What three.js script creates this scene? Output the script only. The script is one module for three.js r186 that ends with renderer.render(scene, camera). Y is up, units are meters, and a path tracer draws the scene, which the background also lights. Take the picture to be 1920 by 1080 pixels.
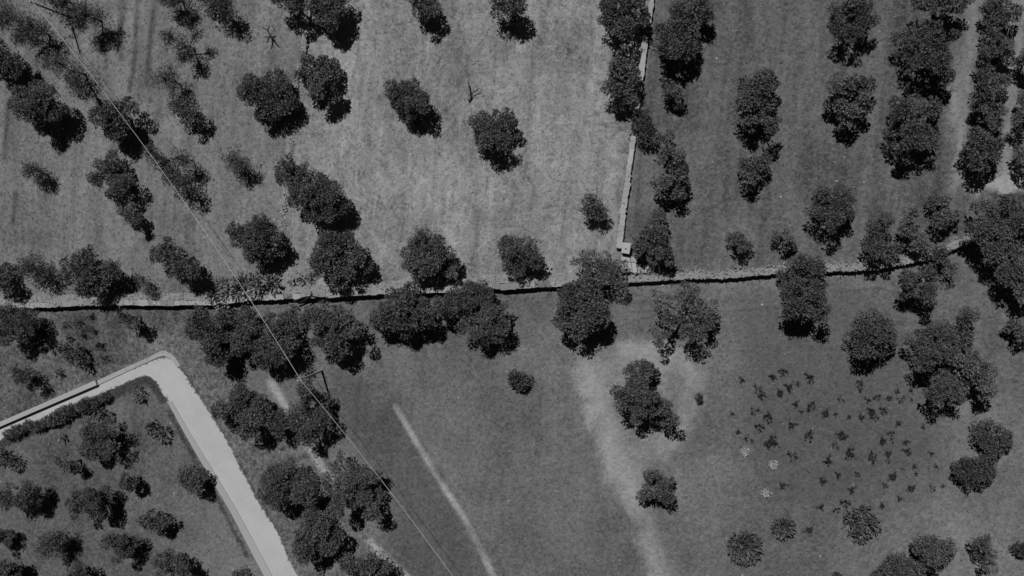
import * as THREE from 'three';
import { mergeGeometries } from 'three/addons/utils/BufferGeometryUtils.js';

// ------------------------------------------------------------------ camera, sky, sun, exposure
const scene = new THREE.Scene();
const V = (x, y, z) => new THREE.Vector3(x, y, z);
const CAM_H = 118, FOCAL = 1500;                        // drone height in metres, lens in pixels of a 1920 x 1080 frame
const camera = new THREE.PerspectiveCamera(2 * Math.atan(540 / FOCAL) * 180 / Math.PI, 16 / 9, 1, 4000);
const dn = V(240, 94, FOCAL).normalize(), qx = Math.sqrt(1 - dn.x * dn.x);   // straight down as the tilted camera sees it
const cRight = V(qx, -dn.x, 0), cFwd = V(-dn.x * dn.z / qx, -dn.z, dn.y / qx), cUp = cRight.clone().cross(cFwd);
camera.position.set(0, CAM_H, 0);
camera.up.copy(cUp);
camera.lookAt(camera.position.clone().add(cFwd));

const renderer = new THREE.WebGLRenderer({ antialias: true });
renderer.toneMapping = THREE.LinearToneMapping;
renderer.toneMappingExposure = 1.0;
renderer.shadowMap.enabled = true;

const SUN_DIR = V(-1.787, 9.0, -6.1).normalize();
{
  const w = 128, h = 64, d = new Float32Array(w * h * 4);
  for (let j = 0; j < h; j++) for (let i = 0; i < w; i++) {
    const el = ((j + 0.5) / h - 0.5) * Math.PI;
    const v = el < 0 ? 0.012 : 0.013 + 0.02 * Math.exp(-el / 0.25);      // deep clear sky of a monochrome picture, paler at the horizon
    d.set([v, v, v, 1], (j * w + i) * 4);
  }
  const t = new THREE.DataTexture(d, w, h, THREE.RGBAFormat, THREE.FloatType);
  t.mapping = THREE.EquirectangularReflectionMapping; t.magFilter = t.minFilter = THREE.LinearFilter; t.needsUpdate = true;
  scene.background = t; scene.environment = t;
}
const sun = new THREE.DirectionalLight(0xffffff, 3);
sun.position.copy(SUN_DIR).multiplyScalar(300).add(V(-25, 0, 10)); sun.target.position.set(-25, 0, 10);
sun.castShadow = true; sun.shadow.mapSize.set(4096, 4096);
Object.assign(sun.shadow.camera, { left: -110, right: 110, top: 90, bottom: -90, near: 50, far: 600 });
scene.add(sun, sun.target);

// ------------------------------------------------------------------ helpers
function mulberry(a) { return () => { a = (a + 0x6d2b79f5) | 0; let t = Math.imul(a ^ (a >>> 15), 1 | a); t = (t + Math.imul(t ^ (t >>> 7), 61 | t)) ^ t; return ((t ^ (t >>> 14)) >>> 0) / 4294967296; }; }
let R = mulberry(7);
const rr = (a, b) => a + (b - a) * R();
const gauss = () => (R() + R() + R() - 1.5) * 1.15;
function at(px, py, y = 0) {                            // a surveyed point of the frame, on the level y above ground
  const d = cRight.clone().multiplyScalar(px - 960).addScaledVector(cUp, 540 - py).addScaledVector(cFwd, FOCAL);
  return camera.position.clone().addScaledVector(d, (y - CAM_H) / d.y);
}
const mpp = (px, py) => at(px, py).distanceTo(at(px + 1, py));
const path = (s, y = 0) => s.trim().split(/\s+/).map((p) => { const [a, b] = p.split(',').map(Number); return at(a, b, y); });
const used = {};
const numbered = (n) => { const k = used[n] = (used[n] ?? -1) + 1; return k ? n + '_' + String(k).padStart(3, '0') : n; };
function tag(o, label, category, group) { o.name = numbered(o.name); o.userData = { label, category }; if (group) o.userData.group = group; scene.add(o); return o; }
function thing(name, x, z, label, category, group) { const o = new THREE.Group(); o.name = name; o.position.set(x, 0, z); return tag(o, label, category, group); }
function mesh(name, geo, mat, parent) { const m = new THREE.Mesh(geo, mat); m.name = name; m.castShadow = m.receiveShadow = true; if (parent) parent.add(m); return m; }
function structure(name, geo, mat) { const m = mesh(numbered(name), geo, mat, scene); m.userData.kind = 'structure'; return m; }
function stuff(m, label, category) { m.userData.kind = 'stuff'; if (label) { m.userData.label = label; m.userData.category = category; } return m; }

const hash = (x, y, s) => { let h = Math.imul(x, 374761393) ^ Math.imul(y, 668265263) ^ Math.imul(s, 1274126177); h = Math.imul(h ^ (h >>> 13), 1274126177); return ((h ^ (h >>> 16)) >>> 0) / 4294967296; };
function vn(x, y, s = 0) {
  const xi = Math.floor(x), yi = Math.floor(y); let u = x - xi, v = y - yi; u = u * u * (3 - 2 * u); v = v * v * (3 - 2 * v);
  const a = hash(xi, yi, s), b = hash(xi + 1, yi, s), c = hash(xi, yi + 1, s), d = hash(xi + 1, yi + 1, s);
  return a + (b - a) * u + (c - a) * v + (a - b - c + d) * u * v - 0.5;      // -0.5 .. 0.5
}

class MB {                                              // collects faces with vertex colours
  constructor() { this.p = []; this.i = []; this.c = []; }
  v(x, y, z, g) { this.p.push(x, y, z); this.c.push(g, g, g); return this.p.length / 3 - 1; }
  leaf(p, a, s, L, W, g) {
    const k = this.p.length / 3, m = 0.5 * L, w = W / 2;
    this.p.push(p.x, p.y, p.z, p.x + a.x * m + s.x * w, p.y + a.y * m + s.y * w, p.z + a.z * m + s.z * w, p.x + a.x * L, p.y + a.y * L, p.z + a.z * L, p.x + a.x * m - s.x * w, p.y + a.y * m - s.y * w, p.z + a.z * m - s.z * w);
    for (let j = 0; j < 4; j++) this.c.push(g, g, g);
    this.i.push(k, k + 1, k + 2, k, k + 2, k + 3);
  }
  tube(pts, rad, n, g) {
    let prev = -1; const up = V(0.31, 0.2, 0.93);
    for (let k = 0; k < pts.length; k++) {
      const d = (pts[Math.min(k + 1, pts.length - 1)].clone().sub(pts[Math.max(k - 1, 0)])).normalize();
      const u = d.clone().cross(up).normalize(), w = d.clone().cross(u), first = this.p.length / 3;
      for (let j = 0; j < n; j++) { const t = j / n * Math.PI * 2, cu = Math.cos(t) * rad[k], cw = Math.sin(t) * rad[k]; this.v(pts[k].x + u.x * cu + w.x * cw, pts[k].y + u.y * cu + w.y * cw, pts[k].z + u.z * cu + w.z * cw, g * (0.85 + 0.3 * R())); }
      if (prev >= 0) for (let j = 0; j < n; j++) { const a = prev + j, b = prev + (j + 1) % n, c = first + j, e = first + (j + 1) % n; this.i.push(a, b, c, b, e, c); }
      prev = first;
    }
    const tip = this.v(pts.at(-1).x, pts.at(-1).y, pts.at(-1).z, g); for (let j = 0; j < n; j++) this.i.push(prev + j, prev + (j + 1) % n, tip);
  }
  add(geo, m, g) {                                      // a copy of a small geometry
    const q = geo.attributes.position, k = this.p.length / 3, t = V();
    for (let j = 0; j < q.count; j++) { t.fromBufferAttribute(q, j).applyMatrix4(m); this.p.push(t.x, t.y, t.z); this.c.push(g, g, g); }
    if (geo.index) for (let j = 0; j < geo.index.count; j++) this.i.push(k + geo.index.getX(j)); else for (let j = 0; j < q.count; j++) this.i.push(k + j);
  }
  geo() {
    const g = new THREE.BufferGeometry();
    g.setAttribute('position', new THREE.Float32BufferAttribute(this.p, 3)); g.setAttribute('color', new THREE.Float32BufferAttribute(this.c, 3));
    g.setIndex(this.i); g.computeVertexNormals(); return g;
  }
}
const mat = (g, o = {}) => new THREE.MeshPhysicalMaterial({ color: new THREE.Color().setRGB(g, g, g), roughness: 0.95, metalness: 0, ...o });
const vmat = (o = {}) => new THREE.MeshPhysicalMaterial({ vertexColors: true, roughness: 0.95, side: THREE.DoubleSide, ...o });
const M = { leaf: vmat({ roughness: 0.6, specularIntensity: 0.5 }), bark: vmat({ specularIntensity: 0.1 }), stone: vmat({ specularIntensity: 0.1, flatShading: true }), pad: vmat({ roughness: 0.7, specularIntensity: 0.3 }), grass: vmat({ specularIntensity: 0.1 }) };
const BARK = 0.09;

// ------------------------------------------------------------------ ground colours, in metres on the ground
const X0 = -124, X1 = 68, Z0 = -54, Z1 = 74, TW = 2048, TH = 1366;
const tx = (p) => (p.x - X0) / (X1 - X0) * TW, tz = (p) => (p.z - Z0) / (Z1 - Z0) * TH, TPM = TW / (X1 - X0);
function layer(draw, blur) {                            // draws outlines on a canvas, gives back a blurred coverage
  const c = document.createElement('canvas'); c.width = TW; c.height = TH; const g = c.getContext('2d');
  g.fillStyle = '#000'; g.fillRect(0, 0, TW, TH); g.fillStyle = g.strokeStyle = '#fff'; g.lineCap = g.lineJoin = 'round'; draw(g);
  const d = g.getImageData(0, 0, TW, TH).data; let a = new Float32Array(TW * TH); for (let i = 0; i < a.length; i++) a[i] = d[i * 4] / 255;
  const b = new Float32Array(TW * TH), n = Math.max(0, Math.round(blur * TPM));
  if (n) for (let pass = 0; pass < 2; pass++) {
    for (let y = 0; y < TH; y++) { let s = 0; const o = y * TW; for (let x = -n; x < TW; x++) { s += a[o + Math.min(TW - 1, x + n)]; if (x - n - 1 >= 0) s -= a[o + x - n - 1]; else s -= x - n - 1 >= -n - 1 && x > -n ? a[o] * 0 : 0; if (x >= 0) b[o + x] = s / (2 * n + 1); } }
    for (let x = 0; x < TW; x++) { let s = 0; for (let y = -n; y < TH; y++) { s += b[Math.min(TH - 1, y + n) * TW + x]; if (y - n - 1 >= 0) s -= b[(y - n - 1) * TW + x]; if (y >= 0) a[y * TW + x] = s / (2 * n + 1); } }
  }
  return a;
}
const fillPoly = (s) => (g) => { for (const one of s.split('|')) { g.beginPath(); path(one).forEach((p, k) => (k ? g.lineTo(tx(p), tz(p)) : g.moveTo(tx(p), tz(p)))); g.closePath(); g.fill(); } };
const lines = (s, w) => (g) => { g.lineWidth = Math.max(1, w * TPM); for (const one of s.split('|')) { g.beginPath(); const q = path(one); q.forEach((p, k) => { if (!k) g.moveTo(tx(p), tz(p)); else if (k < q.length - 1) { const m = p.clone().lerp(q[k + 1], 0.5); g.quadraticCurveTo(tx(p), tz(p), tx(m), tz(m)); } else g.lineTo(tx(p), tz(p)); }); g.stroke(); } };

const L3 = '584,-190 582,18 575,60 570,100 560,150 552,210 547,260 533,400 524,550';     // ruined wall line
const L2 = '1246,-190 1222,0 1206,120 1196,210 1184,280 1175,360 1163,465 1158,530';      // upright field wall
const L1W = '-230,584 0,580 57,577 233,572 411,573 468,564 524,561 617,558 710,552 780,551 917,543 960,542 1060,537 1158,532';
const L1E = '1158,532 1207,528 1257,525 1323,522 1350,523 1440,515 1560,510 1633,507 1700,495 1750,485 1800,463 1850,448 1920,440 2150,430';
const ROADW = '-230,915 0,812 180,733 300,688';
const ROADS = '300,688 380,800 520,1060 660,1300';
const rev = (s) => s.trim().split(/\s+/).reverse().join(' ');
const A = {};
const FIELDS = {
  grazed_field: '-230,-190 ' + L3 + ' ' + rev(L1W.split(' ').slice(0, 6).join(' ')),
  hay_field: L3 + ' ' + L1W.split(' ').slice(7).join(' ') + ' ' + rev(L2),
  ploughed_field: L2 + ' ' + L1E + ' 2150,-190',
  weedy_plot: L1W.split(' ').slice(0, 6).join(' ') + ' 468,564 300,688 ' + rev(ROADW),
  lower_field: '468,564 ' + L1W.split(' ').slice(6).join(' ') + ' ' + L1E + ' 2150,1300 ' + rev(ROADS),
  grove_plot: ROADW + ' ' + ROADS + ' -230,1300',
};
A.grazed = layer(fillPoly(FIELDS.grazed_field), 0.8);
A.hay = layer(fillPoly(FIELDS.hay_field), 0.8);
A.plough = layer(fillPoly(FIELDS.ploughed_field), 0.5);
A.weedy = layer(fillPoly(FIELDS.weedy_plot), 0.5);
A.grove = layer(fillPoly(FIELDS.grove_plot), 0.3);
A.dark = layer(fillPoly('640,690 700,735 735,760 800,880 925,1100 720,1100 690,1020 760,960 640,800 620,720'), 1.2);
A.plot = layer(fillPoly('1380,560 1450,545 1600,540 1680,600 1700,690 1760,790 1790,880 1740,930 1600,950 1480,960 1440,930 1440,880 1400,830 1375,700'), 1.6);
A.verge = layer(fillPoly('330,600 420,580 470,760 620,860 760,1100 570,1100 345,700'), 1.6);
A.track = layer(fillPoly('1092,655 1180,640 1240,646 1290,656 1312,680 1316,720 1308,765 1290,805 1262,836 1232,852 1216,875 1212,930 1226,975 1252,1022 1295,1120 1230,1120 1195,1020 1168,960 1138,880 1112,800 1086,725'), 0.9);
A.ring = layer(lines('1245,662 1295,690 1300,735 1282,790 1240,838|1130,780 1170,890 1200,980 1250,1120|1100,690 1130,790|1180,655 1250,660', 3.2), 0.6);
A.light = layer(fillPoly('1240,870 1290,840 1330,760 1350,760 1375,860 1365,960 1330,1030 1270,1010 1240,960|1350,640 1372,700 1372,800 1345,760|1010,660 1090,650 1100,740 1060,800|1700,900 1800,960 1920,1000 1920,1100 1690,1100|380,920 430,900 490,1020 520,1100 400,1100|1270,640 1400,640 1370,760 1310,760|1690,690 1720,760 1740,800 1690,770|1840,790 1880,720 1920,760 1920,900 1880,860'), 3);
A.strips = layer(lines('1828,-40 1812,120 1800,230 1795,330|1908,-40 1895,160 1885,330', 2.4), 0.7);
A.pale = layer(fillPoly('1806,338 1830,346 1850,335 1885,320 1925,312 2100,312 2100,378 1925,364 1880,368 1850,354 1820,353'), 0.35);
A.strip1 = layer(lines('742,762 770,810 810,880 850,940 880,985 925,1080 960,1150', 0.85), 0.15);
A.strip2 = layer(lines('508,718 540,770 575,830 605,880 650,940|695,1015 705,1030 740,1068 800,1110|700,1035 740,1085', 1.3), 0.3);
A.apron = layer(lines('300,640 330,680 420,840 480,940 560,1085', 1.5), 1.0);
A.ruin = layer(lines('586,-60 582,18 577,60 570,110 560,160 552,210 547,270 536,380 526,470', 1.1), 0.3);
A.wallfoot = layer(lines(L1E, 2.2), 0.7);
A.ruts = layer(lines('232,-40 228,40 226,110|258,-40 256,60 250,140 242,170|288,20 280,80 275,160|18,190 12,240 8,300|30,360 24,420', 0.55), 0.3);
A.thin = layer(lines('1440,848 1500,812 1530,800 1570,815 1600,828 1640,815|1440,890 1480,880 1530,862 1580,858 1610,840|1560,285 1450,290|1290,382 1420,378 1500,384|1530,40 1535,130 1525,220|1010,655 960,652 900,660|720,672 640,672|1150,610 1190,598 1215,592|1345,580 1440,570 1500,565|1680,600 1740,598 1860,592|1560,540 1640,535|760,430 770,260 790,60|640,300 660,120 680,20|1050,440 1060,240|700,420 720,200|840,400 850,300|745,775 790,850 840,930 900,1040 930,1100|775,790 812,845 855,910 905,990 965,1090|710,1020 735,1050 780,1075|716,1012 745,1042 790,1062', 0.22), 0.1);
A.thinD = layer(lines('1148,617 1192,602 1230,590|1345,585 1445,577|1570,548 1650,540|1680,606 1745,602 1862,596|500,580 560,570 610,568|738,752 726,742 730,760|895,345 870,60|985,330 1000,80|655,440 668,260 690,60|810,420 816,270|1230,20 1215,140 1205,260 1196,360 1190,440|1240,30 1228,140|1205,20 1180,360', 0.2), 0.1);

const NT = TW * TH, albedo = new Float32Array(NT), relief = new Float32Array(NT);
const straw = (() => {                                  // wisps of cut straw and stubble
  const c = document.createElement('canvas'); c.width = TW; c.height = TH; const g = c.getContext('2d'); g.fillStyle = 'rgb(128,128,128)'; g.fillRect(0, 0, TW, TH);
  R = mulberry(91); g.lineCap = 'round';
  for (let k = 0; k < 130000; k++) {
    const x = R() * TW, y = R() * TH, i = (y | 0) * TW + (x | 0), hay = A.hay[i] + 0.45 * A.grazed[i];
    const flow = vn(x / 90, y / 90, 3) * 7 + 1.57, len = (hay > 0.4 ? rr(5, 20) : rr(2, 6)), a = flow + gauss() * 0.7, cx = Math.cos(a) * len, cy = Math.sin(a) * len, b = gauss() * 0.35 * len;
    const light = R() < 0.56; g.strokeStyle = light ? 'rgba(235,235,235,' : 'rgba(25,25,25,'; g.strokeStyle = (light ? 'rgba(235,235,235,' : 'rgba(25,25,25,') + (hay > 0.4 ? rr(0.05, 0.3) : rr(0.04, 0.2)).toFixed(2) + ')';
    g.lineWidth = rr(0.7, 1.5); g.beginPath(); g.moveTo(x, y); g.quadraticCurveTo(x + cx / 2 - cy / len * b, y + cy / 2 + cx / len * b, x + cx, y + cy); g.stroke();
  }
  for (let k = 0; k < 1300; k++) {                       // mown rows and wheel lines
    let x = R() * TW, y = R() * TH; const i = (y | 0) * TW + (x | 0), f = A.hay[i] + A.grazed[i] * 0.8 + A.plough[i] * 0.5 + (1 - A.grove[i]) * 0.18; if (f < R()) continue;
    const n = 4 + (R() * 22 | 0), light = R() < 0.45, al = rr(0.05, 0.17), slope = -0.05 - 0.11 * (1 - A.plough[i]) + gauss() * 0.02; g.lineWidth = rr(0.9, 3);
    for (let q = 0; q < n; q++) { const l = rr(8, 18), nx = x + slope * l + gauss() * 1.2, ny = y + l; if (R() < 0.8) { g.strokeStyle = (light ? 'rgba(250,250,250,' : 'rgba(10,10,10,') + (al * rr(0.4, 1.5)).toFixed(2) + ')'; g.beginPath(); g.moveTo(x, y); g.lineTo(nx, ny); g.stroke(); } x = nx; y = ny; }
  }
  for (let k = 0; k < 9000; k++) {                      // raked sheaves of straw
    const x = R() * TW, y = R() * TH, i = (y | 0) * TW + (x | 0); if (A.hay[i] + A.grazed[i] * 0.35 < R()) continue;
    const a0 = R() < 0.5 ? 1.6 + gauss() * 0.5 : vn(x / 60, y / 60, 3) * 9, bend = gauss() * 0.5, light = R() < 0.6, L = rr(9, 34), al = rr(0.07, 0.22), n = 4 + (R() * 9 | 0);
    for (let q = 0; q < n; q++) { const a = a0 + gauss() * 0.14, l = L * rr(0.6, 1.1), ox = gauss() * 5, oy = gauss() * 5, cx = Math.cos(a) * l, cy = Math.sin(a) * l; g.strokeStyle = (light ? 'rgba(250,250,250,' : 'rgba(10,10,10,') + al.toFixed(2) + ')'; g.lineWidth = rr(0.8, 2.2); g.beginPath(); g.moveTo(x + ox, y + oy); g.quadraticCurveTo(x + ox + cx / 2 - cy * bend * 0.5, y + oy + cy / 2 + cx * bend * 0.5, x + ox + cx, y + oy + cy); g.stroke(); }
  }
  const d = g.getImageData(0, 0, TW, TH).data, a = new Float32Array(NT); for (let i = 0; i < NT; i++) a[i] = d[i * 4] / 128 - 1; return a;
})();
const mix = (a, b, t) => a + (b - a) * t;
for (let j = 0; j < TH; j++) for (let i = 0; i < TW; i++) {
  const x = X0 + (i + 0.5) / TW * (X1 - X0), z = Z0 + (j + 0.5) / TH * (Z1 - Z0), k0 = j * TW + i;
  const n10 = vn(x / 9, z / 9, 1), n3 = vn(x / 2.8, z / 2.8, 2), n1 = vn(x / 1.05, z / 1.05, 4), n4 = vn(x / 0.42, z / 0.42, 5), n2 = vn(x / 0.19, z / 0.19, 6);
  const wi = Math.min(TW - 1, Math.max(0, i + Math.round(n1 * 9 + n3 * 14 + n2 * 4))), wj = Math.min(TH - 1, Math.max(0, j + Math.round(vn(x / 1.05, z / 1.05, 14) * 9 + vn(x / 2.8, z / 2.8, 12) * 14))), k = wj * TW + wi;   // ragged edges
  const xw = x + 1.6 * vn(x / 7, z / 9, 21) + z * 0.03, row = vn(xw / 0.6, z / 6, 8), row2 = vn(xw / 1.9, z / 9, 9);
  let g = 0.155, vary = 0.24, grain = 0.5, streak = 0.12, fibre = 0.34;
  const put = (m, v, va, gr, st, fi) => { if (m > 0.002) { g = mix(g, v, m); vary = mix(vary, va, m); grain = mix(grain, gr, m); streak = mix(streak, st, m); fibre = mix(fibre, fi, m); } };
  put(A.plot[k], 0.122, 0.14, 0.4, 0.04, 0.34);
  put(A.dark[k], 0.115, 0.16, 0.5, 0.15, 0.2);
  put(A.light[k] * 0.75, 0.2, 0.35, 0.5, 0.0, 0.22);
  put(A.plough[k], 0.130, 0.22, 0.6, 0.3, 0.22);
  put(A.weedy[k], 0.15, 0.55, 0.5, 0.0, 0.3);
  put(A.grazed[k], 0.205, 0.25, 0.36, 0.22, 0.35);
  put(A.hay[k], 0.268, 0.3, 0.34, 0.2, 0.62);
  put(A.grove[k], 0.132, 0.35, 0.6, 0.12, 0.3);
  put(A.light[k] * A.grove[k], 0.19, 0.2, 0.3, 0, 0.2);
  put(A.verge[k] * 0.85, 0.17, 0.4, 0.6, 0, 0.4);
  put(A.apron[k] * 0.9, 0.25, 0.25, 0.5, 0, 0.35);
  put(A.track[k] * Math.min(1, 0.85 + 0.7 * n3 + 0.5 * n1), 0.245, 0.35, 0.4, 0, 0.2);
  put(A.ring[k] * Math.max(0, 0.85 + 0.7 * n3 + 0.5 * n1), 0.31, 0.25, 0.3, 0, 0.2);
  put(A.strips[k], 0.245, 0.1, 0.25, 0.25, 0.1);
  put(A.pale[k], 0.4, 0.1, 0.2, 0, 0.1);
  put(A.wallfoot[k] * 0.55, 0.22, 0.2, 0.5, 0, 0.1);
  put(A.strip1[k0] * (0.75 + 0.7 * n3), 0.37, 0.1, 0.3, 0, 0.1);
  put(A.ruin[k] * 0.7, 0.3, 0.2, 0.4, 0, 0.2);
  put(A.strip2[k0], 0.36, 0.1, 0.3, 0, 0.1);
  const ruts = A.ruts[k0] * (0.7 + 0.5 * n3) + A.thinD[k0] * 0.28;
  g *= 1 + vary * (n10 * 1.2 + n3 * 0.8 + n1 * 0.4) + grain * (n4 * 0.6 + n2 * 0.95) + streak * (row * 1.1 + row2 * 1.3) + fibre * straw[k0];
  g *= (1 - ruts) * (1 + 0.22 * A.thin[k0]);
  albedo[k0] = Math.min(0.6, Math.max(0.03, g));
  relief[k0] = 0.5 + 0.42 * (n4 * 0.7 + n2 * 0.55) * (0.5 + grain) + 0.2 * n1 + 0.22 * row * streak * 5 + 0.2 * straw[k0] * fibre * 2.5 - ruts * 0.2;
}
const toS = (c) => Math.round(255 * (c <= 0.0031308 ? c * 12.92 : 1.055 * Math.pow(c, 1 / 2.4) - 0.055));
function grey(w, h, f, srgb) { const d = new Uint8Array(w * h * 4); for (let i = 0; i < w * h; i++) { const v = Math.max(0, Math.min(255, f(i))); d[i * 4] = d[i * 4 + 1] = d[i * 4 + 2] = v; d[i * 4 + 3] = 255; } const t = new THREE.DataTexture(d, w, h); if (srgb) t.colorSpace = THREE.SRGBColorSpace; t.magFilter = THREE.LinearFilter; t.minFilter = THREE.LinearMipmapLinearFilter; t.generateMipmaps = true; t.needsUpdate = true; return t; }
const soil = new THREE.MeshPhysicalMaterial({ map: grey(TW, TH, (i) => toS(albedo[i]), true), bumpMap: grey(TW, TH, (i) => Math.round(relief[i] * 255)), bumpScale: 0.22, roughness: 1, specularIntensity: 0.05 });
soil.name = 'soil';

function sheet(outline, y, uvw) {                       // flat polygon, uv from metres on the ground
  const pts = outline.map((p) => new THREE.Vector2(Math.min(X1, Math.max(X0, p.x)), Math.min(Z1, Math.max(Z0, p.z))));
  const tri = THREE.ShapeUtils.triangulateShape(pts, []), g = new THREE.BufferGeometry(), P = [], U = [], I = [];
  for (const p of pts) { P.push(p.x, y, p.y); if (uvw) U.push(p.x / uvw, p.y / uvw); else U.push((p.x - X0) / (X1 - X0), (p.y - Z0) / (Z1 - Z0)); }
  for (const [a, b, c] of tri) { const cr = (pts[b].x - pts[a].x) * (pts[c].y - pts[a].y) - (pts[b].y - pts[a].y) * (pts[c].x - pts[a].x); if (cr < 0) I.push(a, b, c); else I.push(a, c, b); }
  g.setAttribute('position', new THREE.Float32BufferAttribute(P, 3)); g.setAttribute('uv', new THREE.Float32BufferAttribute(U, 2)); g.setIndex(I); g.computeVertexNormals(); return g;
}
for (const [name, s] of Object.entries(FIELDS)) structure(name, sheet(path(s), 0), soil);
structure('dirt_track', sheet(path('1092,655 1180,640 1240,646 1290,656 1312,680 1316,720 1308,765 1290,805 1262,836 1232,852 1216,875 1212,930 1226,975 1252,1022 1295,1120 1230,1120 1195,1020 1168,960 1138,880 1112,800 1086,725'), 0.004), soil);

{ // the land beyond
  const n = 512, f = new Float32Array(n * n), per = (x, y, c, s) => { const m = (v) => ((v % c) + c) % c, xi = Math.floor(x), yi = Math.floor(y); let u = x - xi, v = y - yi; u = u * u * (3 - 2 * u); v = v * v * (3 - 2 * v); const h = (a, b) => hash(m(a), m(b), s); return h(xi, yi) * (1 - u) * (1 - v) + h(xi + 1, yi) * u * (1 - v) + h(xi, yi + 1) * (1 - u) * v + h(xi + 1, yi + 1) * u * v - 0.5; };
  for (let j = 0; j < n; j++) for (let i = 0; i < n; i++) f[j * n + i] = 0.15 * (1 + 0.25 * per(i / 64, j / 64, 8, 1) + 0.2 * per(i / 16, j / 16, 32, 2) + 0.3 * per(i / 3.2, j / 3.2, 160, 3));
  const t = grey(n, n, (i) => toS(f[i]), true); t.wrapS = t.wrapT = THREE.RepeatWrapping; t.repeat.set(80, 80);
  const g = new THREE.PlaneGeometry(3200, 3200); g.rotateX(-Math.PI / 2);
  const m = structure('ground', g, new THREE.MeshPhysicalMaterial({ map: t, roughness: 1, specularIntensity: 0.05 })); m.position.y = -0.05;
}

// ------------------------------------------------------------------ road
const roadTex = (() => {
  const n = 1024, a = new Float32Array(n * n);
  for (let j = 0; j < n; j++) for (let i = 0; i < n; i++) { const x = i / n * 80, y = j / n * 80; a[j * n + i] = 0.5 * (1 + 0.09 * vn(x / 6, y / 6, 31) + 0.08 * vn(x / 1.4, y / 1.4, 32) + 0.07 * vn(x / 0.3, y / 0.3, 33) + 0.04 * vn(x / 0.12, y / 0.12, 34)); }
  const t = grey(n, n, (i) => toS(a[i]), true); t.wrapS = t.wrapT = THREE.RepeatWrapping; return t;
})();
const roadMat = new THREE.MeshPhysicalMaterial({ map: roadTex, roughness: 0.95, specularIntensity: 0.1 });
function ragged(pts, amp, step) {
  const o = []; for (let k = 0; k < pts.length - 1; k++) { const n = Math.max(1, Math.round(pts[k].distanceTo(pts[k + 1]) / step)), d = pts[k + 1].clone().sub(pts[k]).normalize(), s = V(-d.z, 0, d.x); for (let j = 0; j < n; j++) o.push(pts[k].clone().lerp(pts[k + 1], j / n).addScaledVector(s, (R() - 0.5) * 2 * amp)); }
  o.push(pts.at(-1)); return o;
}
{
  R = mulberry(5);
  const outerA = path('-150,871 0,803 180,723 240,696 280,679 300,671 312,671 322,676 335,688');
  const outer = outerA.concat(ragged(path('337,690 358,720 397,781 427,830 480,935 523,1003 550,1067 620,1200'), 0.16, 0.45));
  const inner = ragged(path('580,1210 480,1030 400,887 353,813 323,753 311,747 299,729 290,713 281,707 265,705 200,734 120,768 60,797 0,825 -150,894'), 0.13, 0.5);
  structure('road', sheet(outer.concat(inner), 0.012, 80), roadMat);
  A.road = layer((g) => { g.beginPath(); outer.concat(inner).forEach((p, k) => (k ? g.lineTo(tx(p), tz(p)) : g.moveTo(tx(p), tz(p)))); g.closePath(); g.fill(); }, 0);
}

// ------------------------------------------------------------------ walls
const stoneGeos = [0, 1, 2, 3].map((s) => { const g = new THREE.IcosahedronGeometry(1, 0), q = g.attributes.position; for (let i = 0; i < q.count; i++) { const x = q.getX(i), y = q.getY(i), z = q.getZ(i), k = 0.72 + 0.5 * hash(Math.round(x * 50), Math.round(y * 50 + z * 770), s); q.setXYZ(i, x * k, y * k, z * k); } g.deleteAttribute('normal'); g.deleteAttribute('uv'); return g; });
const TMP = new THREE.Matrix4(), EU = new THREE.Euler(), QU = new THREE.Quaternion();
function stone(mb, x, y, z, s, g, flat = 0.7) { TMP.compose(V(x, y, z), QU.setFromEuler(EU.set(rr(-0.4, 0.4), rr(0, 6.3), rr(-0.4, 0.4))), V(s * rr(0.7, 1.4), s * flat * rr(0.7, 1.2), s * rr(0.7, 1.3))); mb.add(stoneGeos[(R() * 4) | 0], TMP, g); }
class Track {                                           // a polyline walked by length, with its left normal
  constructor(pts) { this.p = pts; this.l = [0]; for (let k = 1; k < pts.length; k++) this.l.push(this.l[k - 1] + pts[k].distanceTo(pts[k - 1])); this.len = this.l.at(-1); }
  at(s, off = 0, y = 0) { let k = 1; while (k < this.p.length - 1 && this.l[k] < s) k++; const a = this.p[k - 1], b = this.p[k], t = (s - this.l[k - 1]) / (this.l[k] - this.l[k - 1]), d = b.clone().sub(a).normalize(); return V(a.x + (b.x - a.x) * t + d.z * off, y, a.z + (b.z - a.z) * t - d.x * off); }
}
function strip(tr, s0, s1, o0, o1, y0, y1, step, g, jit = 0, mb = new MB(), yb) {   // solid bar along a track between two offsets; top height y0 at o0, y1 at o1
  const n = Math.max(1, Math.round((s1 - s0) / step)); let prev = null;
  for (let k = 0; k <= n; k++) {
    const s = s0 + (s1 - s0) * k / n, a = tr.at(s, o0 + (R() - 0.5) * jit), b = tr.at(s, o1 + (R() - 0.5) * jit), h = (R() - 0.5) * jit * 0.4, c = g * (1 + (R() - 0.5) * 0.12);
    const q = [mb.v(a.x, yb ?? -0.05, a.z, c), mb.v(a.x, y0 + h, a.z, c), mb.v(b.x, y1 + h, b.z, c), mb.v(b.x, yb ?? -0.05, b.z, c)];
    if (prev) for (let j = 0; j < 4; j++) { const e = (j + 1) % 4; mb.i.push(prev[j], q[j], prev[e], prev[e], q[j], q[e]); }
    if (k === 0 || k === n) mb.i.push(q[0], q[1], q[2], q[0], q[2], q[3]);
    prev = q;
  }
  return mb;
}
const slabMats = [0.25, 0.3, 0.35, 0.4, 0.44].map((g) => mat(g));
function flat(mb) { const g = mb.geo().toNonIndexed(); g.computeVertexNormals(); return g; }

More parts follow.
